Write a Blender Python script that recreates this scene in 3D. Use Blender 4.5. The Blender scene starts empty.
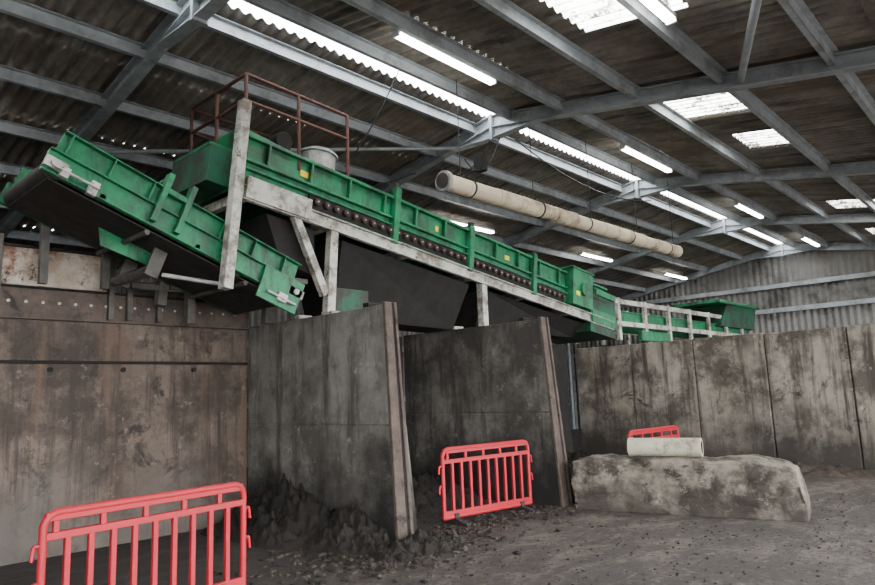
import bpy, bmesh, random
from math import *
from mathutils import Vector, Matrix, noise
random.seed(7)
COL=bpy.context.scene.collection

# ------------------------------------------------------------------ materials
def newmat(name):
    m=bpy.data.materials.new(name); m.use_nodes=True
    nt=m.node_tree; nt.nodes.clear()
    out=nt.nodes.new('ShaderNodeOutputMaterial')
    return m,nt,out
def noise_node(nt,vec,scale,detail=6,rough=.6,dist=0.):
    n=nt.nodes.new('ShaderNodeTexNoise'); n.inputs['Scale'].default_value=scale
    n.inputs['Detail'].default_value=detail; n.inputs['Roughness'].default_value=rough; n.inputs['Distortion'].default_value=dist
    nt.links.new(vec,n.inputs['Vector']); return n.outputs['Fac']
def ramp(nt,fac,a,b,ca=(0,0,0,1),cb=(1,1,1,1)):
    r=nt.nodes.new('ShaderNodeValToRGB'); r.color_ramp.elements[0].position=a; r.color_ramp.elements[1].position=b
    r.color_ramp.elements[0].color=ca; r.color_ramp.elements[1].color=cb
    nt.links.new(fac,r.inputs['Fac']); return r.outputs['Color']
def mix(nt,fac,a,b):
    n=nt.nodes.new('ShaderNodeMix'); n.data_type='RGBA'
    if isinstance(fac,(int,float)): n.inputs[0].default_value=fac
    else: nt.links.new(fac,n.inputs[0])
    for s,v in ((n.inputs[6],a),(n.inputs[7],b)):
        if isinstance(v,tuple): s.default_value=(*v[:3],1)
        else: nt.links.new(v,s)
    return n.outputs[2]
def mathn(nt,op,a,b=None,clamp=False):
    n=nt.nodes.new('ShaderNodeMath'); n.operation=op; n.use_clamp=clamp
    for i,v in enumerate((a,b)):
        if v is None: continue
        if isinstance(v,(int,float)): n.inputs[i].default_value=v
        else: nt.links.new(v,n.inputs[i])
    return n.outputs[0]
def surf(name,c1,c2,scale=3,rough=.8,metal=0.,bump=.2,stain=None,stain_scale=1.2,stain_lo=.5,stain_hi=.65,streak=None,zdirt=None,bscale=None,scrape=None,drip=None,blotch=None):
    m,nt,out=newmat(name)
    tc=nt.nodes.new('ShaderNodeTexCoord'); vec=tc.outputs['Object']
    col=mix(nt,ramp(nt,noise_node(nt,vec,scale,12,.75),.38,.62),c1,c2)
    if stain: col=mix(nt,ramp(nt,noise_node(nt,vec,stain_scale,12,.72),stain_lo,stain_hi),col,stain)
    if blotch: col=mix(nt,ramp(nt,noise_node(nt,vec,blotch[1],14,.78,.6),blotch[2],blotch[3]),col,blotch[0])
    for st in (streak,drip):
        if st:
            mp=nt.nodes.new('ShaderNodeMapping'); mp.inputs['Scale'].default_value=st[1]
            nt.links.new(vec,mp.inputs['Vector'])
            col=mix(nt,ramp(nt,noise_node(nt,mp.outputs[0],1.,12,.72),.50,.64),col,st[0])
    if scrape:
        col=mix(nt,mathn(nt,'MULTIPLY',ramp(nt,noise_node(nt,vec,scrape[1],14,.82),.57,.63),.6),col,scrape[0])
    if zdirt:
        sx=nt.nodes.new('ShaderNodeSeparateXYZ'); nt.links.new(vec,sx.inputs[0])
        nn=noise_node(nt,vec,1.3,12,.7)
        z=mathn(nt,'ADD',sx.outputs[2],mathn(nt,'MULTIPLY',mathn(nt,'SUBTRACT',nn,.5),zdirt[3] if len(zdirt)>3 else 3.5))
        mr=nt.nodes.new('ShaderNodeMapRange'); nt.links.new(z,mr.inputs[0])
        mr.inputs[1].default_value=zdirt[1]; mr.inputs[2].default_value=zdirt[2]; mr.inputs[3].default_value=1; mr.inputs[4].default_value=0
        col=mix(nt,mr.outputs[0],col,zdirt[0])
    b=nt.nodes.new('ShaderNodeBsdfPrincipled'); nt.links.new(col,b.inputs['Base Color'])
    b.inputs['Roughness'].default_value=rough; b.inputs['Metallic'].default_value=metal
    b.inputs['Specular IOR Level'].default_value=.35
    if bump:
        bn=nt.nodes.new('ShaderNodeBump'); bn.inputs['Strength'].default_value=bump; bn.inputs['Distance'].default_value=.03
        nt.links.new(noise_node(nt,vec,bscale or scale*4,10,.75),bn.inputs['Height']); nt.links.new(bn.outputs[0],b.inputs['Normal'])
    nt.links.new(b.outputs[0],out.inputs[0]); return m
def emis(name,c,s):
    m,nt,out=newmat(name); e=nt.nodes.new('ShaderNodeEmission'); e.inputs[0].default_value=(*c,1); e.inputs[1].default_value=s
    nt.links.new(e.outputs[0],out.inputs[0]); return m

M={}
M['green']=surf('green_paint',(.004,.14,.055),(.007,.18,.072),2.5,.45,0,.05,stain=(.013,.07,.033),stain_scale=3.0,stain_lo=.47,stain_hi=.60,blotch=((.035,.035,.026),4.5,.58,.64),drip=((.018,.037,.025),(7,7,.8)))
M['green_dirty']=surf('green_paint_dirty',(.006,.085,.042),(.015,.04,.026),3,.6,0,.1,stain=(.022,.02,.017),stain_scale=3,stain_lo=.45,stain_hi=.58)
M['cream']=surf('cream_steel',(.44,.44,.39),(.32,.32,.285),4,.55,0,.08,stain=(.15,.128,.105),stain_scale=4,stain_lo=.48,stain_hi=.6,blotch=((.06,.048,.038),7,.56,.62))
M['galv']=surf('galvanised_steel',(.33,.365,.385),(.245,.275,.295),4,.5,.15,.05,stain=(.155,.16,.16),stain_scale=2,stain_lo=.5,stain_hi=.7)
M['silver']=surf('bare_steel',(.36,.36,.35),(.2,.2,.19),8,.45,.3,.05)
M['rubber']=surf('black_rubber',(.014,.013,.012),(.034,.03,.027),6,.85,0,.15)
M['darksteel']=surf('shade_toned_steel',(.008,.007,.0065),(.016,.014,.013),4,.9,.0,.15)  # dark steel, colour pushed near-black to imitate shade under the machine
M['greysteel']=surf('dusty_grey_steel',(.10,.093,.084),(.05,.045,.04),5,.8,.0,.15)
M['rust']=surf('rusty_steel',(.055,.022,.017),(.09,.035,.025),9,.75,.0,.15)
M['rust_dots']=surf('rusty_rubber',(.05,.024,.019),(.016,.011,.010),9,.75,0,.1)
M['yellow']=surf('yellow_label',(.75,.6,.02),(.65,.5,.02),9,.5,0,0)
M['roof']=surf('fibre_cement_sheet',(.245,.228,.203),(.13,.12,.108),2.2,.9,0,.15,stain=(.30,.278,.245),stain_scale=.9,stain_lo=.5,stain_hi=.7,streak=((.08,.073,.065),(4.5,.6,1)),drip=((.155,.127,.096),(1.2,.35,1)))
M['clad']=surf('wall_cladding',(.14,.14,.133),(.20,.195,.185),1.5,.8,0,.1,stain=(.06,.057,.054),stain_scale=.8)
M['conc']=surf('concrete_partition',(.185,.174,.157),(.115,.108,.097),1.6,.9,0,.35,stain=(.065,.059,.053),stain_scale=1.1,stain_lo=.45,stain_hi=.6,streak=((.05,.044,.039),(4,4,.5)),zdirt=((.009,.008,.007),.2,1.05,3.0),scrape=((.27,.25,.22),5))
M['conc_shade']=surf('concrete_bay_shade',(.035,.032,.029),(.02,.018,.016),1.6,.9,0,.35,stain=(.012,.011,.010),stain_scale=1.1,stain_lo=.45,stain_hi=.7)  # bay back walls: the shade inside the bays is put into this colour
M['conc_bay']=surf('concrete_partition_darker',(.125,.116,.104),(.075,.069,.061),1.6,.9,0,.35,stain=(.035,.031,.027),stain_scale=1.1,stain_lo=.42,stain_hi=.58,streak=((.022,.019,.017),(4,4,.5)),zdirt=((.010,.009,.008),.25,1.1,3.0),scrape=((.18,.168,.15),5))  # same partition concrete in darker tones, for the second partition
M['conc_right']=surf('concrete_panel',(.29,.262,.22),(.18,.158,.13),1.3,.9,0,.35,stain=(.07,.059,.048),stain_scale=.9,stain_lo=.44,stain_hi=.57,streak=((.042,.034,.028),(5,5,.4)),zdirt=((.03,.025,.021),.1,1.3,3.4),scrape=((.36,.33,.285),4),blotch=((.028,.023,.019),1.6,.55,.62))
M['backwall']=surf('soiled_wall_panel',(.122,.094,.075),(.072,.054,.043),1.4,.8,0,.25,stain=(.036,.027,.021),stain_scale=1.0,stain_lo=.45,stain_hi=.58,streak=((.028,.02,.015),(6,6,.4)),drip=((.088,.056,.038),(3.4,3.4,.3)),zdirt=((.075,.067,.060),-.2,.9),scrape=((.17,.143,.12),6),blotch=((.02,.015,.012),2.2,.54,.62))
M['plate']=surf('whitewashed_plate',(.42,.38,.33),(.25,.19,.14),3,.75,0,.2,stain=(.12,.055,.03),stain_scale=2.2,stain_lo=.48,stain_hi=.6,blotch=((.03,.02,.015),3.1,.58,.63))
M['postbrown']=surf('rusty_post',(.088,.064,.051),(.046,.036,.03),5,.8,0,.2,blotch=((.02,.015,.012),3,.55,.62))
M['block']=surf('weathered_concrete',(.25,.22,.18),(.145,.126,.103),3.5,.95,0,1.0,stain=(.052,.044,.037),stain_scale=2.0,stain_lo=.44,stain_hi=.56,zdirt=((.045,.037,.031),-.1,.42,1.0),scrape=((.37,.34,.29),5),blotch=((.03,.025,.02),4,.56,.61))
M['pipe']=surf('pale_concrete',(.46,.44,.34),(.36,.34,.26),6,.8,0,.15,stain=(.2,.165,.13),stain_scale=4,stain_lo=.52,stain_hi=.64)
M['duct']=surf('cream_fabric',(.58,.50,.37),(.47,.40,.285),4,.8,0,.15,stain=(.24,.195,.135),stain_scale=3,stain_lo=.5,stain_hi=.64)
M['red']=surf('red_plastic',(.36,.008,.018),(.31,.010,.020),6,.5,0,.03,stain=(.21,.02,.025),stain_scale=7,stain_lo=.55,stain_hi=.7)
M['soil']=surf('black_compost',(.006,.005,.0043),(.024,.019,.015),9,.98,0,.9)
M['soil_brown']=surf('brown_soil',(.033,.025,.019),(.065,.05,.039),9,.95,0,.8)
M['white']=surf('white_enamel',(.7,.7,.68),(.6,.6,.58),4,.5,0,0)
M['tube']=emis('lamp_diffuser',(1,.98,.92),60)
M['wire']=surf('cable',(.012,.012,.012),(.016,.016,.016),4,.6,0,0)

# floor material
m,nt,out=newmat('dirty_floor'); tc=nt.nodes.new('ShaderNodeTexCoord'); vec=tc.outputs['Object']
col=mix(nt,ramp(nt,noise_node(nt,vec,.9,14,.78),.43,.57),(.165,.138,.114),(.08,.066,.054))
mp=nt.nodes.new('ShaderNodeMapping'); mp.inputs['Rotation'].default_value=(0,0,radians(25)); mp.inputs['Scale'].default_value=(.9,2.2,1); nt.links.new(vec,mp.inputs[0])
nd=noise_node(nt,mp.outputs[0],1.1,14,.78,1.2)
col=mix(nt,mathn(nt,'MULTIPLY',ramp(nt,nd,.45,.53),.85),col,(.04,.031,.025))
col=mix(nt,ramp(nt,noise_node(nt,vec,16,10,.8),.52,.60),col,(.028,.022,.018))
col=mix(nt,mathn(nt,'MULTIPLY',ramp(nt,noise_node(nt,vec,6,12,.82),.56,.61),.6),col,(.25,.215,.182))
sx=nt.nodes.new('ShaderNodeSeparateXYZ'); nt.links.new(vec,sx.inputs[0])
yy=mathn(nt,'ADD',sx.outputs[1],mathn(nt,'MULTIPLY',mathn(nt,'SUBTRACT',noise_node(nt,vec,1.3,13,.78),.5),5.))
mr=nt.nodes.new('ShaderNodeMapRange'); nt.links.new(yy,mr.inputs[0]); mr.inputs[1].default_value=4.4; mr.inputs[2].default_value=5.5
col=mix(nt,mathn(nt,'MULTIPLY',mr.outputs[0],.85),col,(.02,.0155,.0125))
b=nt.nodes.new('ShaderNodeBsdfPrincipled'); nt.links.new(col,b.inputs['Base Color'])
rr=nt.nodes.new('ShaderNodeMapRange'); nt.links.new(nd,rr.inputs[0]); rr.inputs[1].default_value=.45; rr.inputs[2].default_value=.6; rr.inputs[3].default_value=.9; rr.inputs[4].default_value=.6
nt.links.new(rr.outputs[0],b.inputs['Roughness'])
bn=nt.nodes.new('ShaderNodeBump'); bn.inputs['Strength'].default_value=1.; bn.inputs['Distance'].default_value=.09
h=mathn(nt,'ADD',noise_node(nt,vec,7,13,.8),mathn(nt,'MULTIPLY',nd,.8))
nt.links.new(h,bn.inputs['Height']); nt.links.new(bn.outputs[0],b.inputs['Normal']); nt.links.new(b.outputs[0],out.inputs[0]); M['floor']=m

# rooflight: dirty translucent sheet
m,nt,out=newmat('dirty_rooflight'); tc=nt.nodes.new('ShaderNodeTexCoord'); vec=tc.outputs['Object']
tr=nt.nodes.new('ShaderNodeBsdfTransparent'); c=mix(nt,ramp(nt,noise_node(nt,vec,4,12,.88),.51,.56),(.9,.89,.84),(.025,.02,.015))
nt.links.new(c,tr.inputs[0]); tl=nt.nodes.new('ShaderNodeBsdfTranslucent'); tl.inputs[0].default_value=(.10,.095,.08,1)
ms=nt.nodes.new('ShaderNodeMixShader'); ms.inputs[0].default_value=.2; nt.links.new(tr.outputs[0],ms.inputs[1]); nt.links.new(tl.outputs[0],ms.inputs[2])
nt.links.new(ms.outputs[0],out.inputs[0]); M['rooflight']=m

# ------------------------------------------------------------------ mesh builder
class MB:
    def __init__(s): s.v=[];s.f=[];s.mi=[];s.ml=[];s.sm=[]
    def m(s,k):
        if k not in s.ml: s.ml.append(k)
        return s.ml.index(k)
    def add(s,vs,fs,k,X=None,smooth=False):
        o=len(s.v)
        for p in vs:
            p=Vector(p); s.v.append(X@p if X is not None else p)
        i=s.m(k)
        for f in fs: s.f.append([a+o for a in f]); s.mi.append(i); s.sm.append(smooth)
    def box(s,a,b,k,X=None):
        x0,y0,z0=a;x1,y1,z1=b
        s.add([(x0,y0,z0),(x1,y0,z0),(x1,y1,z0),(x0,y1,z0),(x0,y0,z1),(x1,y0,z1),(x1,y1,z1),(x0,y1,z1)],
              [(0,3,2,1),(4,5,6,7),(0,1,5,4),(1,2,6,5),(2,3,7,6),(3,0,4,7)],k,X)
    def prism(s,poly,y0,y1,k,X=None):
        n=len(poly); vs=[(p[0],y0,p[1]) for p in poly]+[(p[0],y1,p[1]) for p in poly]
        s.add(vs,[list(range(n)),list(range(2*n-1,n-1,-1))]+[(i,i+n,(i+1)%n+n,(i+1)%n) for i in range(n)],k,X)
    def frame(s,p,q,up=(0,0,1)):
        p=Vector(p);q=Vector(q);d=(q-p);L=d.length;d.normalize();u=Vector(up)
        if abs(d.dot(u))>.98: u=Vector((0,1,0))
        r=d.cross(u).normalized();u=r.cross(d)
        return Matrix(((d.x,r.x,u.x,p.x),(d.y,r.y,u.y,p.y),(d.z,r.z,u.z,p.z),(0,0,0,1))),L
    def beam(s,p,q,w,h,k,up=(0,0,1),X=None):
        F,L=s.frame(p,q,up)
        if X is not None: F=X@F
        s.box((0,-w/2,-h/2),(L,w/2,h/2),k,F)
    def ibeam(s,p,q,w,h,k,t=.012,up=(0,0,1)):
        F,L=s.frame(p,q,up)
        s.box((0,-w/2,h/2-t),(L,w/2,h/2),k,F); s.box((0,-w/2,-h/2),(L,w/2,-h/2+t),k,F); s.box((0,-t/2,-h/2),(L,t/2,h/2),k,F)
    def zbeam(s,p,q,w,h,k,t=.008,up=(0,0,1)):
        F,L=s.frame(p,q,up)
        s.box((0,-t/2,-h/2),(L,t/2,h/2),k,F); s.box((0,0,h/2-t),(L,w,h/2),k,F); s.box((0,-w,-h/2),(L,0,-h/2+t),k,F)
    def cyl(s,p,q,r,k,n=12,r2=None,X=None,caps=True):
        F,L=s.frame(p,q)
        if X is not None: F=X@F
        r2=r if r2 is None else r2
        vs=[(0,r*cos(2*pi*i/n),r*sin(2*pi*i/n)) for i in range(n)]+[(L,r2*cos(2*pi*i/n),r2*sin(2*pi*i/n)) for i in range(n)]
        s.add(vs,[(i,i+n,(i+1)%n+n,(i+1)%n) for i in range(n)],k,F,True)
        if caps: s.add(vs,[list(range(n)),list(range(2*n-1,n-1,-1))],k,F)
    def path(s,pts,r,k,n=8,X=None):
        for a,b in zip(pts[:-1],pts[1:]): s.cyl(a,b,r,k,n,X=X)
    def obj(s,name,parent=None,bevel=0,loc=None,rot=None):
        me=bpy.data.meshes.new(name); me.from_pydata([tuple(v) for v in s.v],[],s.f)
        for k in s.ml: me.materials.append(M[k])
        for i,p in enumerate(me.polygons): p.material_index=s.mi[i]; p.use_smooth=s.sm[i]
        bm=bmesh.new();bm.from_mesh(me);bmesh.ops.recalc_face_normals(bm,faces=bm.faces);bm.to_mesh(me);bm.free()
        o=bpy.data.objects.new(name,me);COL.objects.link(o)
        if bevel:
            b=o.modifiers.new('bev','BEVEL');b.width=bevel;b.segments=1;b.limit_method='ANGLE'
        if parent: o.parent=parent
        if loc: o.location=loc
        if rot: o.rotation_euler=rot
        return o
def empty(name,loc=(0,0,0)):
    e=bpy.data.objects.new(name,None);e.empty_display_size=.2;e.location=loc;COL.objects.link(e);return e

# ------------------------------------------------------------------ dimensions
YR,ZR,SL=6.27,5.97,.175
FX=[-1.87,3.2,8.27,13.34,18.41,23.48]
XL,XG=-8.0,23.75
YN,YF=-4.0,15.0
def rz(y): return ZR-SL*abs(y-YR)
XP1,XP2,YB,XW=5.06,8.08,8.32,13.3

# ------------------------------------------------------------------ floor
mb=MB(); mb.add([(-60,-60,0),(70,-60,0),(70,60,0),(-60,60,0)],[(0,1,2,3)],'floor'); mb.obj('floor')

# ------------------------------------------------------------------ ceiling (corrugated roof)
SKY=[(5.5,6.45,2.5,3.6),(9.0,9.95,2.75,3.65),(11.0,11.95,2.55,3.5),(16.9,17.9,2.4,3.4),(21,22,2.2,3.4),(2.2,3.2,-.5,.6)]
mb=MB(); lam=.155; dx=lam/6; nx=int((XG-XL)/dx)
gap=.15
for side in (-1,1):
    y=gap; ymax=(YR-YN) if side<0 else (YF-YR); course=0
    while y<ymax-.01:
        y1=min(y+1.75,ymax); rows=[y-(.12 if course else 0)]
        k=y
        while k<y1-.01:
            k=min(k+.29,y1); rows.append(k)
        base=len(mb.v)
        for j,yy in enumerate(rows):
            Y=YR+side*yy
            z0=ZR-SL*yy+.12+.03*((yy-rows[0])/(y1-rows[0]))
            for i in range(nx+1):
                X=XL+i*dx
                mb.v.append(Vector((X,Y,z0+.026*sin(2*pi*X/lam))))
        ri=mb.m('roof'); si=mb.m('rooflight')
        for j in range(len(rows)-1):
            yc=YR+side*(rows[j]+rows[j+1])/2
            for i in range(nx):
                xc=XL+(i+.5)*dx
                sky=any(a<xc<b and c<yc<d for a,b,c,d in SKY)
                a=base+j*(nx+1)+i
                mb.f.append([a,a+1,a+nx+2,a+nx+1]); mb.mi.append(si if sky else ri); mb.sm.append(True)
        y=y1; course+=1
mb.obj('ceiling')
mb=MB()
PY=[4.96,3.8,2.65,1.45,.3,-.85,-2.0,-3.2, YR-.38]
PYF=[YR+.38,7.55,8.75,9.95,11.1,12.3,13.5]
for y in PY+PYF: mb.zbeam((XL,y,rz(y)+.02),(XG,y,rz(y)+.02),.06,.14,'galv')
mb.obj('roof_purlins')

# ------------------------------------------------------------------ portal frames
def portal(i,x):
    mb=MB(); zo=-.04
    for s,ye in ((-1,YN+.3),(1,YF-.3)):
        p=(x,YR,ZR+zo);q=(x,ye,rz(ye)+zo)
        mb.ibeam(p,q,.15,.20,'galv',.016,up=(0,0,1))
        y1=YR+s*.85
        vs=[(x-.008,YR,ZR+zo-.1),(x-.008,y1,rz(y1)+zo-.09),(x-.008,YR+s*.02,ZR+zo-.27),(x+.008,YR,ZR+zo-.1),(x+.008,y1,rz(y1)+zo-.09),(x+.008,YR+s*.02,ZR+zo-.27)]
        mb.add(vs,[(0,1,2),(5,4,3),(0,2,5,3),(1,4,5,2),(0,3,4,1)],'galv')
        mb.beam((x,YR+s*.03,ZR+zo-.28),(x,y1,rz(y1)+zo-.10),.15,.016,'galv')
        mb.ibeam((x,ye,0),(x,ye,rz(ye)+zo),.16,.26,'galv',.016,up=(0,1,0))
        for y in (PY if s<0 else PYF):
            mb.box((x-.05,y-.01,rz(y)-.06),(x+.05,y+.01,rz(y)+.08),'galv')
    mb.box((x-.09,YR-.025,ZR+zo-.32),(x+.09,YR+.025,ZR+zo+.1),'galv')
    return mb.obj('steel_roof_frame')
for i,x in enumerate(FX): portal(i,x)
mb=MB()
mb.cyl((8.27,2.46,rz(2.46)-.06),(4.9,1.07,rz(1.07)-.06),.045,'galv')
mb.cyl((3.2,9.9,rz(9.9)-.15),(8.27,7.0,rz(7)-.15),.03,'galv')
mb.obj('roof_bracing')

# ------------------------------------------------------------------ walls
def clad_wall(p0,p1,z0,ztop):
    mb=MB();p0=Vector(p0);p1=Vector(p1);L=(p1-p0).length;d=(p1-p0).normalized();n=Vector((-d.y,d.x));N=int(L/.04)
    for i in range(N+1):
        s=L*i/N; q=p0+d*s+n*(.028*sin(2*pi*s/.2)); zt=ztop(p0+d*s)
        mb.v+= [Vector((q.x,q.y,z0)),Vector((q.x,q.y,zt))]
    k=mb.m('clad')
    for i in range(N): mb.f.append([2*i,2*i+2,2*i+3,2*i+1]);mb.mi.append(k);mb.sm.append(False)
    return mb
mb=clad_wall((XG,YN),(XG,YF),0,lambda p:rz(p.y)+.16)
for z in (2.9,3.9,4.7): mb.zbeam((XG-.08,YN+(0 if z<4.2 else 3.2),z),(XG-.08,YF-(0 if z<4.2 else 2.),z),.05,.15,'galv')
mb.obj('wall_right')
mb=clad_wall((XL,YN),(XL,YF),0,lambda p:rz(p.y)+.16); mb.obj('wall_left')
mb=clad_wall((XL,YF-.05),(XG,YF-.05),0,lambda p:rz(YF)+.18)
for z in (1.5,3.0): mb.zbeam((XL,YF-.15,z),(XG,YF-.15,z),.05,.15,'galv')
mb.obj('wall_back')

mb=MB()
def panelrow(mb,x0,x1,y0,y1,z0,z1,k,wdt):
    n=max(1,round((x1-x0)/wdt)); w=(x1-x0)/n
    for i in range(n): mb.box((x0+i*w+.004,y0,z0+.004),(x0+(i+1)*w-.004,y1,z1-.004),k)
panelrow(mb,XL+.2,XP1-.01,YB,YB+.16,0,2.10,'backwall',5.6)
mb.box((XL+.2,YB+.03,0.01),(XP1-.01,YB+.15,2.9),'darksteel')
mb.box((XL+.2,YB-.012,2.10),(XP1-.01,YB+.16,2.13),'darksteel')
panelrow(mb,XL+.2,XP1-.01,YB+.01,YB+.16,2.13,2.60,'backwall',5.6)
mb.box((XL+.2,YB-.02,2.60),(XP1-.01,YB+.14,2.93),'postbrown')
mb.box((XL+.2,YB-.06,2.585),(XP1-.01,YB+.14,2.60),'postbrown')
mb.box((XL+.2,YB-.06,2.93),(XP1-.01,YB+.14,2.95),'darksteel')
x=-3.
while x<XP1-.1:
    mb.cyl((x,YB-.02,2.78),(x,YB-.035,2.78),.017,'silver',8); x+=.17
for x in (0.6,2.55,3.35,4.25):
    mb.cyl((x,YB,2.03),(x,YB-.03,2.03),.03,'darksteel',8)
mb.box((XL+.2,YB-.03,2.96),(3.12,YB+.02,3.38),'plate')
mb.box((XL+.2,YB-.05,3.38),(3.12,YB+.06,3.41),'darksteel')
for x in (-1.2,.4,1.98,3.16,3.38,3.75): mb.box((x-.03,YB-.09,2.62),(x+.03,YB-.02,3.5 if x<3.3 else 3.25),'greysteel')
mb.box((3.3,YB-.03,2.96),(XP1-.3,YB+.02,3.12),'greysteel')
mb.obj('bay_wall',bevel=.004)
mb=MB(); 
for a,b in ((XP1+.36,XP2-.02),(XP2+.36,XW-.02)):
    panelrow(mb,a,b,YB,YB+.18,0,1.25,'conc_shade',1.5); panelrow(mb,a,b,YB,YB+.18,1.26,2.6,'conc_shade',1.5)
    mb.box((a,YB+.03,.01),(b,YB+.15,2.55),'darksteel')
mb.obj('bay_wall')

# partitions
def partition(x,name,k,yn_b=5.40,yn_t=5.52,H=2.62):
    mb=MB(); ym=YB
    def slab(z0,z1):
        def xb(z): return x+.34-.17*z/H
        def yn(z): return yn_b+(yn_t-yn_b)*z/H
        vs=[]
        for z in (z0,z1):
            vs+=[(x,yn(z),z),(xb(z),yn(z),z),(xb(z),ym,z),(x,ym,z)]
        mb.add(vs,[(3,2,1,0),(4,5,6,7),(0,1,5,4),(1,2,6,5),(2,3,7,6),(3,0,4,7)],k)
    slab(0,1.276); slab(1.287,H)
    mb.box((x+.012,yn_t+.03,.05),(x+.15,ym,H-.03),k)
    for dx0,dx1,kk,dy in ((.0,.15,'postbrown',.03),(.19,.24,'postbrown',.04),(.15,.19,'darksteel',.015)):
        vs=[]
        for z in (0,H+.03):
            f=1-.25*z/H
            y=yn_b+(yn_t-yn_b)*z/H
            vs+=[(x+dx0*f,y-dy,z),(x+dx1*f,y-dy,z),(x+dx1*f,y+.02,z),(x+dx0*f,y+.02,z)]
        mb.add(vs,[(3,2,1,0),(4,5,6,7),(0,1,5,4),(1,2,6,5),(2,3,7,6),(3,0,4,7)],kk)
    for y in (5.75,7.1): mb.box((x-.02,y,H),(x+.2,y+.1,H+.05),'cream' if y>6 else 'darksteel')
    return mb.obj(name,bevel=.008)
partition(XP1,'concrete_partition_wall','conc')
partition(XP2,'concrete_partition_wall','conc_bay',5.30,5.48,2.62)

# right push wall, panels
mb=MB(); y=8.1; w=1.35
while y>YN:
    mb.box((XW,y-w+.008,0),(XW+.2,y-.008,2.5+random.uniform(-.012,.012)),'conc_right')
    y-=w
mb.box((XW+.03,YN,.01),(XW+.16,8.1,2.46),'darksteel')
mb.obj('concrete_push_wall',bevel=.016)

# ------------------------------------------------------------------ lights
def lamp(x0,x1,y,drop=.14):
    z=rz(y)-drop; mb=MB(); L=x1-x0
    mb.box((-L/2,-.05,.0),(L/2,.05,.05),'white')
    mb.prism([( -L/2+.02,-.002),(L/2-.02,-.002),(L/2-.02,-.04),(-L/2+.02,-.04)],-.04,.04,'tube')
    mb.box((-L/2-.01,-.05,-.045),(-L/2+.02,.05,.03),'white'); mb.box((L/2-.02,-.05,-.045),(L/2+.01,.05,.03),'white')
    mb.box((-L/3,-.01,.05),(-L/3+.02,.01,drop+.02),'galv'); mb.box((L/3,-.01,.05),(L/3+.02,.01,drop+.02),'galv')
    mb.obj('fluorescent_light',loc=((x0+x1)/2,y,z))
for x0,x1 in ((5.0,6.80),(10.4,12.3),(15.9,17.7),(21.3,23.0),(-.5,1.3)): lamp(x0,x1,5.12,.05)
for x0,x1 in ((10.3,12.1),(16.0,17.7),(21.3,23.0),(0,1.8)): lamp(x0,x1,9.35)
lamp(5.55,6.2,2.42,.10)

# ------------------------------------------------------------------ hanging fabric duct
mb=MB(); X=6.3; i=0; r=.12
while X<13.4:
    L=.42+.2*random.random(); x1=min(X+L,13.5); rr=r+random.uniform(-.006,.006); dz=random.uniform(-.006,.006)
    mb.cyl((X,5.6,4.34+dz),(x1-.02,5.6,4.34+dz),rr,'duct',20,r2=rr*random.uniform(.97,1.02))
    mb.cyl((x1-.03,5.6,4.34),(x1,5.6,4.34),rr+.008,'wire' if i%3==0 else 'duct',20); X=x1; i+=1
mb.cyl((6.24,5.6,4.34),(6.3,5.6,4.34),.135,'silver',20); mb.cyl((6.22,5.6,4.34),(6.25,5.6,4.34),.10,'rubber',20)
for x in (6.6,8.3,10.0,11.7,13.3):
    mb.cyl((x,5.6,4.45),(x,5.6,rz(5.6)),.006,'wire',6)
mb.obj('hanging_fabric_duct')
mb=MB()
def drape(a,b,sag,k='wire',r=.012,n=10):
    a=Vector(a);b=Vector(b);pts=[]
    for i in range(n+1):
        t=i/n;p=a.lerp(b,t);p.z-=sag*4*t*(1-t);pts.append(p)
    mb.path(pts,r,k,6)
drape((8.2,6.1,5.6),(7.9,6.6,5.3),.35); drape((8.2,6.3,5.6),(8.2,7.4,5.4),.3); drape((4.2,9.2,5.0),(8.2,8.0,5.5),.4); drape((13.3,6.0,5.5),(8.3,5.9,5.55),.3)
drape((5.9,6.0,5.9),(5.6,6.8,4.7),.1,r=.008)
mb.box((8.0,6.35,5.1),(8.16,6.5,5.38),'darksteel')
mb.obj('hanging_cables')

# ------------------------------------------------------------------ screening machine
mach=empty('screening_machine',(4.0,6.6,3.93))
def M_(o): o.parent=mach; o.matrix_parent_inverse=Matrix.Translation((-4.0,-6.6,-3.93)); return o
al=atan(.135); e=Vector((cos(al),0,-sin(al)));n_=Vector((sin(al),0,cos(al)))
S=Matrix(((e.x,0,n_.x,3.92),(0,1,0,0),(e.z,0,n_.z,3.94),(0,0,0,1)))
Y0,Y1=6.6,7.95; LN=8.2
mb=MB()
for y in (Y0-.04,Y1):
    mb.box((-.15,y,-.08),(LN+.2,y+.02,.08),'cream',S); mb.box((-.15,y-.05,.07),(LN+.2,y+.02,.085),'cream',S); mb.box((-.15,y-.05,-.085),(LN+.2,y+.02,-.07),'cream',S)
for s in (0,1.2,2.6,4.0,5.4,6.8,8.1): mb.box((s,Y0,-.07),(s+.08,Y1,.05),'cream',S)
mb.box((.0,Y0-.10,-.06),(.9,Y0-.03,.20),'cream',S)
mb.beam((3.66,Y0-.12,2.80),(3.88,Y0-.12,5.0),.11,.13,'cream',up=(0,1,0))
mb.beam((3.72,Y0-.08,2.80),(3.94,Y0-.08,5.0),.02,.16,'cream',up=(0,1,0))
mb.beam((3.66,Y1+.1,2.80),(3.80,Y1+.1,4.2),.11,.13,'greysteel',up=(0,1,0))
mb.beam((5.12,Y0-.02,2.64),(5.20,Y0-.02,3.74),.12,.11,'cream',up=(0,1,0)); mb.box((5.08,Y0-.12,2.62),(5.22,Y0+.08,2.66),'cream')
mb.beam((4.62,Y0-.02,3.80),(5.06,Y0-.02,2.86),.10,.09,'cream',up=(0,1,0))
mb.beam((5.12,Y1,2.64),(5.20,Y1,3.74),.13,.12,'greysteel',up=(0,1,0))
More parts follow.
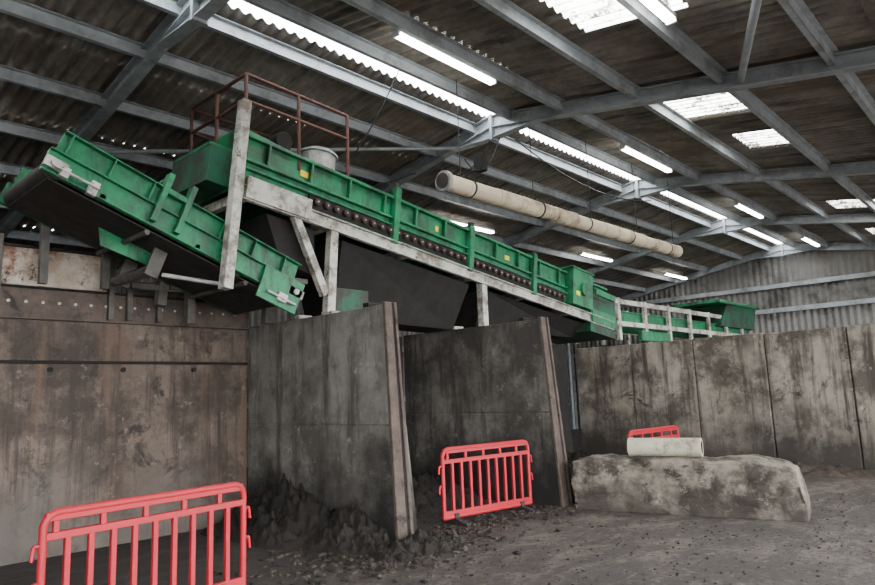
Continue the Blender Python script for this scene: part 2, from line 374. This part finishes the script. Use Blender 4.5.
mb.box((3.75,Y0+.1,3.0),(4.9,Y0+.14,3.06),'greysteel'); mb.box((3.75,Y1,3.0),(4.9,Y1+.04,3.06),'greysteel')
for y in (Y0,Y1): mb.box((8.12,y-.06,2.62),(8.24,y+.06,3.32),'cream')
mb.box((11.7,Y1-.05,0),(11.82,Y1+.05,2.86),'darksteel')
M_(mb.obj('support_frame',bevel=.004))
mb=MB()
for y,sg in ((Y0+.02,-1),(Y1-.04,1)):
    mb.box((-.05,y,.09),(LN,y+.02,.72),'green',S)
    o0,o1=(y-.07,y) if sg<0 else (y+.02,y+.09)
    for h0,h1 in ((.69,.73),(.40,.43),(.30,.32),(.09,.11)): mb.box((-.05,o0,h0),(LN,o1,h1),'green',S)
    s=.25
    while s<LN:
        mb.box((s,o0,.43),(s+.03,o1,.70),'green',S); s+=.62
mb.box((-.05,Y0,.09),(-.02,Y1,.78),'green',S)
mb.box((-.35,Y0+.2,.1),(-.05,Y1-.2,.55),'green_dirty',S)
mb.box((-.35,Y0+.25,.55),(-.05,Y1-.2,.60),'green',S)
mb.prism([(0.0,.72),(1.0,.72),(.9,.82),(.05,.88)],Y0+.15,Y0+.18,'green',S)
mb.prism([(0.0,.72),(1.0,.72),(.9,.82),(.05,.88)],Y1-.18,Y1-.15,'green',S)
mb.box((-.05,Y0+.15,.72),(-.02,Y1-.15,.88),'green',S)
for s in (2.28,3.9,5.6):
    mb.box((s,Y0-.09,.05),(s+.10,Y0+.02,.86 if s<3 else .78),'green',S); mb.cyl((s+.05,Y0-.03,.86 if s<3 else .78),(s+.05,Y0-.03,.93 if s<3 else .84),.05,'rubber',10,X=S)
    mb.box((s,Y0-.02,.74),(s+.08,Y1,.8),'green',S)
mb.box((6.75,Y0-.16,.12),(7.45,Y0+.02,.80),'green',S); mb.box((6.72,Y0-.18,.80),(7.48,Y0+.3,.83),'green',S)
mb.cyl((7.1,Y0-.16,.45),(7.1,Y0-.22,.45),.13,'green',16,X=S)
mb.box((7.55,Y0-.05,-.25),(8.5,Y1,.5),'green_dirty',S); mb.box((7.7,Y0-.09,.5),(8.45,Y0+.4,.62),'green',S); mb.box((7.6,Y0-.07,-.05),(8.5,Y0-.04,.2),'green',S)
M_(mb.obj('screen_box',bevel=.004))
mb=MB()
s=1.0
while s<6.6:
    mb.cyl((s,Y0-.075,.215),(s,Y0+.02,.215),.045,'rust_dots',10,X=S); mb.cyl((s,Y0-.085,.215),(s,Y0-.07,.215),.012,'silver',6,X=S); s+=.155
mb.box((.9,Y0-.02,.13),(6.65,Y0+.015,.30),'darksteel',S)
M_(mb.obj('screen_mat_fixings'))
mb=MB()
mb.box((.0,Y0+.05,.5),(LN-.3,Y1-.05,.56),'rubber',S)
for a,b in ((5.45,8.0),(8.4,11.5)):
    za=3.93-.135*(a-4)-.1; zb=3.93-.135*(b-4)-.1
    yA,yB=Y0+.1,Y1-.1; z1,z2=2.66,2.60
    vs=[(a,yA,za),(b,yA,zb),(b,yB,zb),(a,yB,za),(a+.1,yA+.35,z1),(b-.05,yA+.35,z2),(b-.05,yB-.2,z2),(a+.1,yB-.2,z1)]
    mb.add(vs,[(0,1,2,3),(4,7,6,5),(0,4,5,1),(1,5,6,2),(2,6,7,3),(3,7,4,0)],'darksteel')  # chutes painted near-black, standing in for deep shade below the girder
mb.prism([(4.3,3.8),(5.0,3.7),(5.0,3.1),(4.5,3.25)],Y0+.1,Y1-.1,'darksteel')
mb.box((5.3,Y0+.12,2.65),(5.9,Y0+.2,3.0),'green_dirty')
M_(mb.obj('hopper_chutes',bevel=.004))
mb=MB()
for s in (.75,4.9): mb.box((s,Y0+.011,.50),(s+.12,Y0+.019,.58),'yellow',S)
mb.box((6.85,Y0-.168,.3),(6.97,Y0-.16,.38),'yellow',S)
mb.box((3.2,Y0+.012,.5),(3.26,Y0+.019,.58),'yellow',S)
M_(mb.obj('warning_labels'))
mb=MB()
mb.cyl((1.25,7.0,.55),(1.25,7.0,1.10),.24,'silver',24,X=S); mb.cyl((1.25,7.0,1.05),(1.25,7.0,1.07),.27,'galv',24,X=S); mb.cyl((1.25,7.0,1.10),(1.25,7.0,1.18),.10,'darksteel',16,X=S)
mb.cyl((.65,6.9,1.02),(.65,7.3,1.02),.12,'darksteel',16,X=S); mb.box((.5,6.95,.55),(.8,7.3,.93),'darksteel',S)
mb.cyl((1.9,6.9,.75),(1.9,7.2,.77),.10,'silver',16,X=S); mb.box((1.75,6.9,.55),(2.05,7.2,.67),'green_dirty',S)
M_(mb.obj('drive_motor'))
mb=MB(); r=.022
for z in (5.42,5.09):
    mb.path([(5.5,Y0+.02,z-.08),(3.98,Y0+.02,z),(3.98,Y1,z)],r,'rust'); mb.path([(3.98,Y1,z),(5.5,Y1,z-.08)],r,'rust')
for p in ((5.5,Y0+.02),(4.72,Y0+.02),(3.98,Y0+.02),(3.98,7.3),(3.98,Y1),(4.72,Y1),(5.5,Y1)):
    mb.cyl((p[0],p[1],4.4),(p[0],p[1],5.42-.08*(p[0]-3.98)/1.52),r,'rust')
M_(mb.obj('handrail'))

# ------------------------------------------------------------------ feed conveyor
conv=empty('belt_conveyor',(2.0,6.7,3.7))
def C_(o): o.parent=conv; o.matrix_parent_inverse=Matrix.Translation((-2.0,-6.7,-3.7)); return o
al=atan(.37); e=Vector((cos(al),0,-sin(al)));n_=Vector((sin(al),0,cos(al)))
T=Matrix(((e.x,0,n_.x,1.86),(0,1,0,0),(e.z,0,n_.z,3.77),(0,0,0,1)))
c0,c1=6.62,7.95; CL=2.98
mb=MB()
for y,sg in ((c0,-1),(c1-.02,1)):
    mb.box((0,y,0),(CL,y+.02,.24),'green',T)
    mb.box((.05,y+(.02 if sg<0 else -.02),.2),(CL-.1,y+(.04 if sg<0 else 0),.46),'green',T)
    o0,o1=(y-.05,y) if sg<0 else (y+.02,y+.07)
    mb.box((0,o0,0),(CL,o1,.015),'green',T); mb.box((0,o0,.225),(CL,o1,.24),'green',T); mb.box((.05,o0,.445),(CL-.1,o1+.02,.46),'green',T)
    s=.12
    while s<CL-.15: mb.box((s,o0,.24),(s+.015,o1+.02,.45),'green',T); s+=.42
    for s in (1.05,1.32): mb.box((s,o0-.03,.05),(s+.06,o1+.03,.62),'green',T)
    mb.box((1.05,o0-.02,.40),(1.38,o1,.46),'green',T)
mb.box((1.08,c0,.58),(1.12,c1,.62),'green',T)
for s in (.55,1.6,2.5): mb.box((s,c0,.03),(s+.06,c1,.08),'green',T)
mb.prism([(CL-.55,-.16),(CL,-.16),(CL+.02,.24),(CL-.55,.24)],c0-.06,c0-.03,'green',T)
mb.prism([(.8,.0),(1.5,.0),(1.45,-.17),(.9,-.2)],c0+.6,c0+.62,'green',T)
C_(mb.obj('side_frames',bevel=.004))
mb=MB()
mb.cyl((.12,c0+.05,.09),(.12,c1-.05,.09),.105,'rubber',20,X=T); mb.cyl((CL-.08,c0+.05,.08),(CL-.08,c1-.05,.08),.105,'rubber',20,X=T)
mb.box((.1,c0+.06,.18),(CL-.1,c1-.06,.195),'rubber',T); mb.box((.1,c0+.06,-.025),(CL-.1,c1-.06,-.01),'rubber',T)
for s in (1.1,2.3): mb.cyl((s,c0+.02,-.055),(s,c1-.02,-.055),.028,'greysteel',12,X=T)
C_(mb.obj('belt'))
mb=MB()
for s in (.08,CL-.08):
    mb.box((s-.08,c0-.06,.05),(s+.12,c0-.02,.15),'cream',T); mb.cyl((s,c0-.09,.10),(s,c0,.10),.035,'silver',12,X=T)
mb.cyl((.08,c0-.1,.06),(.5,c0-.1,.06),.015,'silver',8,X=T); mb.box((.15,c0-.11,.0),(.22,c0-.03,.10),'cream',T); mb.box((.42,c0-.09,-.02),(.5,c0-.02,.12),'cream',T)
mb.cyl((CL-.45,c0-.09,-.06),(CL-.05,c0-.09,-.06),.018,'silver',8,X=T); mb.box((CL-.3,c0-.1,-.1),(CL-.18,c0-.05,-.0),'cream',T)
mb.cyl((1.5,c0+.3,-.30),(2.1,c0+.1,-.16),.025,'silver',8,X=T)
mb.cyl((1.4,c0+.4,-.28),(1.4,c1,-.28),.06,'greysteel',12,X=T)
mb.box((1.35,c0+.38,-.34),(1.5,c0+.42,-.02),'greysteel',T); mb.box((1.35,c1-.2,-.34),(1.5,c1-.16,-.02),'greysteel',T)
mb.box((1.9,c0-.007,.11),(1.97,c0,.18),'yellow',T)
C_(mb.obj('bearings_and_tensioners'))
mb=MB()
for x in (2.35,3.0): mb.box((x-.04,8.0,2.95),(x+.04,8.08,3.9-.37*(x-2)),'greysteel')
mb.box((4.0,8.0,2.6),(4.1,8.1,3.3),'greysteel'); mb.box((3.3,8.0,2.98),(4.6,8.06,3.05),'greysteel')
C_(mb.obj('legs'))

# ------------------------------------------------------------------ discharge conveyor at far end
dis=empty('discharge_conveyor',(12,6.6,3))
def D_(o): o.parent=dis; o.matrix_parent_inverse=Matrix.Translation((-12,-6.6,-3)); return o
mb=MB()
for y in (6.55,7.6):
    mb.box((12.45,y,3.30),(19.8,y+.06,3.40),'cream'); mb.box((12.45,y,2.84),(19.8,y+.07,2.94),'cream')
    x=12.5
    while x<19.9: mb.box((x,y-.01,2.55),(x+.11,y+.06,3.42),'cream'); x+=1.2
for x in (15.7,19.6):
    for y in (6.55,7.6): mb.box((x,y,0),(x+.1,y+.08,2.6),'cream')
D_(mb.obj('frame',bevel=.004))
mb=MB()
mb.box((12.45,6.66,2.86),(20.4,6.68,3.16),'green'); mb.box((12.45,7.56,2.86),(20.4,7.58,3.16),'green')
mb.box((12.45,6.62,3.14),(20.4,6.70,3.17),'green'); mb.box((12.45,6.7,3.0),(20.4,7.5,3.03),'rubber')
mb.prism([(18.0,3.1),(20.6,3.1),(20.9,3.75),(18.6,3.75)],6.5,7.6,'green_dirty'); mb.box((17.8,6.4,3.7),(20.9,7.7,3.78),'green')
mb.box((13.2,6.4,2.55),(14.6,6.5,2.75),'green')
D_(mb.obj('trough',bevel=.004))

# ------------------------------------------------------------------ plastic barriers
def ball(c,r,n=6):
    vs=[];fs=[]
    for i in range(n+1):
        th=pi*i/n
        for j in range(8): vs.append((c[0]+r*sin(th)*cos(j*pi/4),c[1]+r*sin(th)*sin(j*pi/4),c[2]+r*cos(th)))
    for i in range(n):
        for j in range(8): fs.append((i*8+j,i*8+(j+1)%8,(i+1)*8+(j+1)%8,(i+1)*8+j))
    return vs,fs
def barrier(p,q,name='plastic_barrier'):
    mb=MB(); L=(Vector(q)-Vector(p)).length; H=.93; zb=.09
    def tube(pts,r=.024):
        mb.path(pts,r,'red',8)
        for a in pts: mb.add(*ball(a,r),'red',None,True)
    R=.10; pts=[(.04,0,zb)]
    for i in range(7):
        a=pi-i*pi/12; pts.append((.04+R+R*cos(a),0,H-R-.02+R*sin(a)))
    for i in range(7):
        a=pi/2-i*pi/12; pts.append((L-.04-R+R*cos(a),0,H-R-.02+R*sin(a)))
    pts+=[(L-.04,0,zb)]; tube(pts,.028); tube([(.04,0,zb),(L-.04,0,zb)],.03)
    for z,h in ((H-.17,.05),(H-.045,.055),(.13,.07)): mb.box((.05,-.02,z-h/2),(L-.05,.02,z+h/2),'red')
    n=10
    for i in range(1,n):
        x=.04+(L-.08)*i/n
        mb.box((x-.020,-.018,zb),(x+.020,.018,H-.16),'red')
    for i in range(1,n+1):
        x=.04+(L-.08)*(i-.5)/n
        if i%2: mb.box((x-.02,-.015,H-.16),(x+.02,.015,H-.05),'red')
    for x,s in ((.04,-1),(L-.04,1)):
        for z in (.66,.42):
            mb.path([(x,0,z+.05),(x+s*.055,0,z+.05),(x+s*.065,0,z-.04)],.014,'red',8)
    for x in (.22,L-.22):
        mb.prism([(-.25,.0),(.25,.0),(.25,.03),(.04,.07),(.04,.13),(-.04,.13),(-.04,.07),(-.25,.03)],-.035,.035,'rubber',Matrix.Translation((x,0,0))@Matrix.Rotation(pi/2,4,'Z'))
    d=Vector(q)-Vector(p)
    return mb.obj(name,bevel=.004,loc=(p[0],p[1],0),rot=(0,0,atan2(d.y,d.x)))
barrier((1.52,5.06),(3.17,5.22)); barrier((6.2,5.80),(7.78,5.57)); barrier((9.58,5.02),(11.1,4.88))

# ------------------------------------------------------------------ concrete block + pipe
bm=bmesh.new(); bmesh.ops.create_cube(bm,size=1); bmesh.ops.subdivide_edges(bm,edges=bm.edges,cuts=48,use_grid_fill=True)
BL,BWd,BH=2.78,.62,.66
for v in bm.verts:
    x,y,z=v.co; px,py,pz=x*BL,y*BWd,(z+.5)*BH
    t=(x+.5)
    ex=max(0,abs(x)-.46)/.04; ey=max(0,abs(y)-.42)/.08; ez=max(0,z-.42)/.08
    pz-=.03*(ex*ez+ey*ez)
    if t>.82: pz*=1-.10*((t-.82)/.18)
    if t>.9: px-=.12*((t-.9)/.1)*max(0,z+.2)
    nv=Vector((px*2.6,py*3,pz*3.4)); d=noise.fractal(nv,.9,2.,7)*.045
    if abs(x)>.49: px+=d*(1 if x>0 else -1)*(1 if x<0 else .3)
    if abs(y)>.49: py+=(1 if y>0 else -1)*d
    if z>.49: pz+=d*.8
    chip=noise.noise(Vector((px*3.1+5,py*2,pz*3.3)))
    if chip>.1 and (ey*ez>0 or ex*ez>0): pz-=.08*(chip-.1)*2; py*=.96
    v.co=(px,py,max(pz,0) if z>-.49 else 0)
me=bpy.data.meshes.new('concrete_block'); bm.to_mesh(me); bm.free(); me.materials.append(M['block'])
for p in me.polygons: p.use_smooth=True
o=bpy.data.objects.new('concrete_block',me); COL.objects.link(o)
A=Vector((8.06,5.02));B=Vector((8.60,2.42)); d=(B-A).normalized(); nrm=Vector((-d.y,d.x)); c=(A+B)/2+nrm*.31
o.location=(c.x,c.y,0); o.rotation_euler=(0,0,atan2(d.y,d.x))
mb=MB(); n=28
mb.cyl((-.46,0,0),(.46,0,0),.12,'pipe',n,caps=False); mb.cyl((-.46,0,0),(.46,0,0),.085,'darksteel',n,caps=False)
for xx in (-.46,.46):
    vs=[(xx,.12*cos(2*pi*i/n),.12*sin(2*pi*i/n)) for i in range(n)]+[(xx,.085*cos(2*pi*i/n),.085*sin(2*pi*i/n)) for i in range(n)]
    mb.add(vs,[(i,(i+1)%n,(i+1)%n+n,i+n) for i in range(n)],'pipe')
mb.cyl((-.46,0,0),(-.40,0,0),.126,'pipe',n,caps=False)
pc=A+d*1.12+nrm*.33
mb.obj('concrete_pipe',loc=(pc.x,pc.y,.675+.12),rot=(0,0,atan2(d.y,d.x)+.05))

# ------------------------------------------------------------------ compost heaps & debris
def heap(mb,cx,cy,rx,ry,h,seed,k='soil',bx=(-99,99),by=(-99,99)):
    N=90; vs=[];fs=[]
    for j in range(N+1):
        for i in range(N+1):
            u=i/N*2-1;v=j/N*2-1; r=sqrt(u*u+v*v)+.25*noise.noise(Vector((u*2+seed,v*2,3.)))
            base=max(0,1-r)**1.1*h
            nz=noise.fractal(Vector((u*rx*9+seed,v*ry*9,seed)),.6,2.1,7)
            z=base*(1+.25*nz)+min(1,max(0,1-r)*5)*.06*(nz+.4)
            vs.append((min(max(u*rx+cx,bx[0]),bx[1]),min(max(v*ry+cy,by[0]),by[1]),max(z,-.005) if r<1 else -.005))
    for j in range(N):
        for i in range(N): a=j*(N+1)+i; fs.append((a,a+1,a+N+2,a+N+1))
    mb.add(vs,fs,k,None,True)
def clump(mb,x,y,r,k='soil'):
    bm=bmesh.new(); bmesh.ops.create_icosphere(bm,subdivisions=1,radius=r)
    sx,sy,sz=random.uniform(.7,1.4),random.uniform(.7,1.4),random.uniform(.4,.8)
    for v in bm.verts: v.co=Vector((v.co.x*sx,v.co.y*sy,v.co.z*sz))*random.uniform(.75,1.2)
    bm.verts.index_update()
    mb.add([(v.co.x+x,v.co.y+y,v.co.z+r*.25) for v in bm.verts],[[v.index for v in f.verts] for f in bm.faces],k); bm.free()
mb=MB()
heap(mb,4.92,7.2,.7,1.4,.52,1.3,bx=(0,5.05),by=(0,8.31)); heap(mb,4.95,6.0,.5,.8,.34,2.9,bx=(0,5.05))
heap(mb,5.1,5.15,.6,.32,.12,4.1,by=(0,5.34))
mb.obj('compost_heap')
mb=MB(); heap(mb,6.9,7.4,1.4,1.1,.5,12.2,bx=(5.42,8.07),by=(6.3,8.31)); mb.obj('compost_heap')
mb=MB(); heap(mb,11.3,7.4,1.8,1.2,.35,41.,bx=(8.5,12.4),by=(6,8.31)); mb.obj('compost_heap')
mb=MB(); heap(mb,13.05,4.5,.5,3.2,.14,33.,'soil_brown',bx=(12.45,13.28)); mb.obj('soil_drift')
mb=MB()
def inwall(x,y): return (XP1-.05<x<XP1+.4 and y>5.3) or (XP2-.05<x<XP2+.4 and y>5.2) or (7.95<x<9.3 and 2.3<y<5.2) or y>8.2
for i in range(4200):
    t=random.random()
    if t<.28: x=random.gauss(4.9,.7);y=random.gauss(5.4,.45)
    elif t<.42: x=random.gauss(7.3,.8);y=random.gauss(5.5,.35)
    elif t<.52: x=random.uniform(8.9,12.9);y=random.gauss(5.8,.9)
    else: x=random.uniform(1.5,11);y=random.uniform(1.5,6)
    if inwall(x,y): continue
    clump(mb,x,y,random.choice((.008,.012,.015,.02,.028,.036)) if t<.52 else random.choice((.005,.007,.009,.012,.015)),'soil' if random.random()<.5 else 'soil_brown')
mb.obj('scattered_soil_clumps')

# ------------------------------------------------------------------ world & camera
w=bpy.data.worlds.new('overcast_sky'); bpy.context.scene.world=w; w.use_nodes=True; nt=w.node_tree
bg=nt.nodes['Background']; bg.inputs[0].default_value=(.97,.985,1,1); bg.inputs[1].default_value=21

f,pitch,roll,yaw=668.8,.1503,.0379,.7461
F=Vector((cos(yaw)*cos(pitch),sin(yaw)*cos(pitch),sin(pitch)));R=Vector((sin(yaw),-cos(yaw),0));U=Vector((-cos(yaw)*sin(pitch),-sin(yaw)*sin(pitch),cos(pitch)))
cr=R*cos(roll)-U*sin(roll); cu=R*sin(roll)+U*cos(roll); cb=-F
cam=bpy.data.cameras.new('camera'); cam.sensor_width=36; cam.lens=f/875*36; cam.clip_end=300
co=bpy.data.objects.new('camera',cam); COL.objects.link(co)
co.matrix_world=Matrix(((cr.x,cu.x,cb.x,0),(cr.y,cu.y,cb.y,0),(cr.z,cu.z,cb.z,1.6),(0,0,0,1)))
bpy.context.scene.camera=co
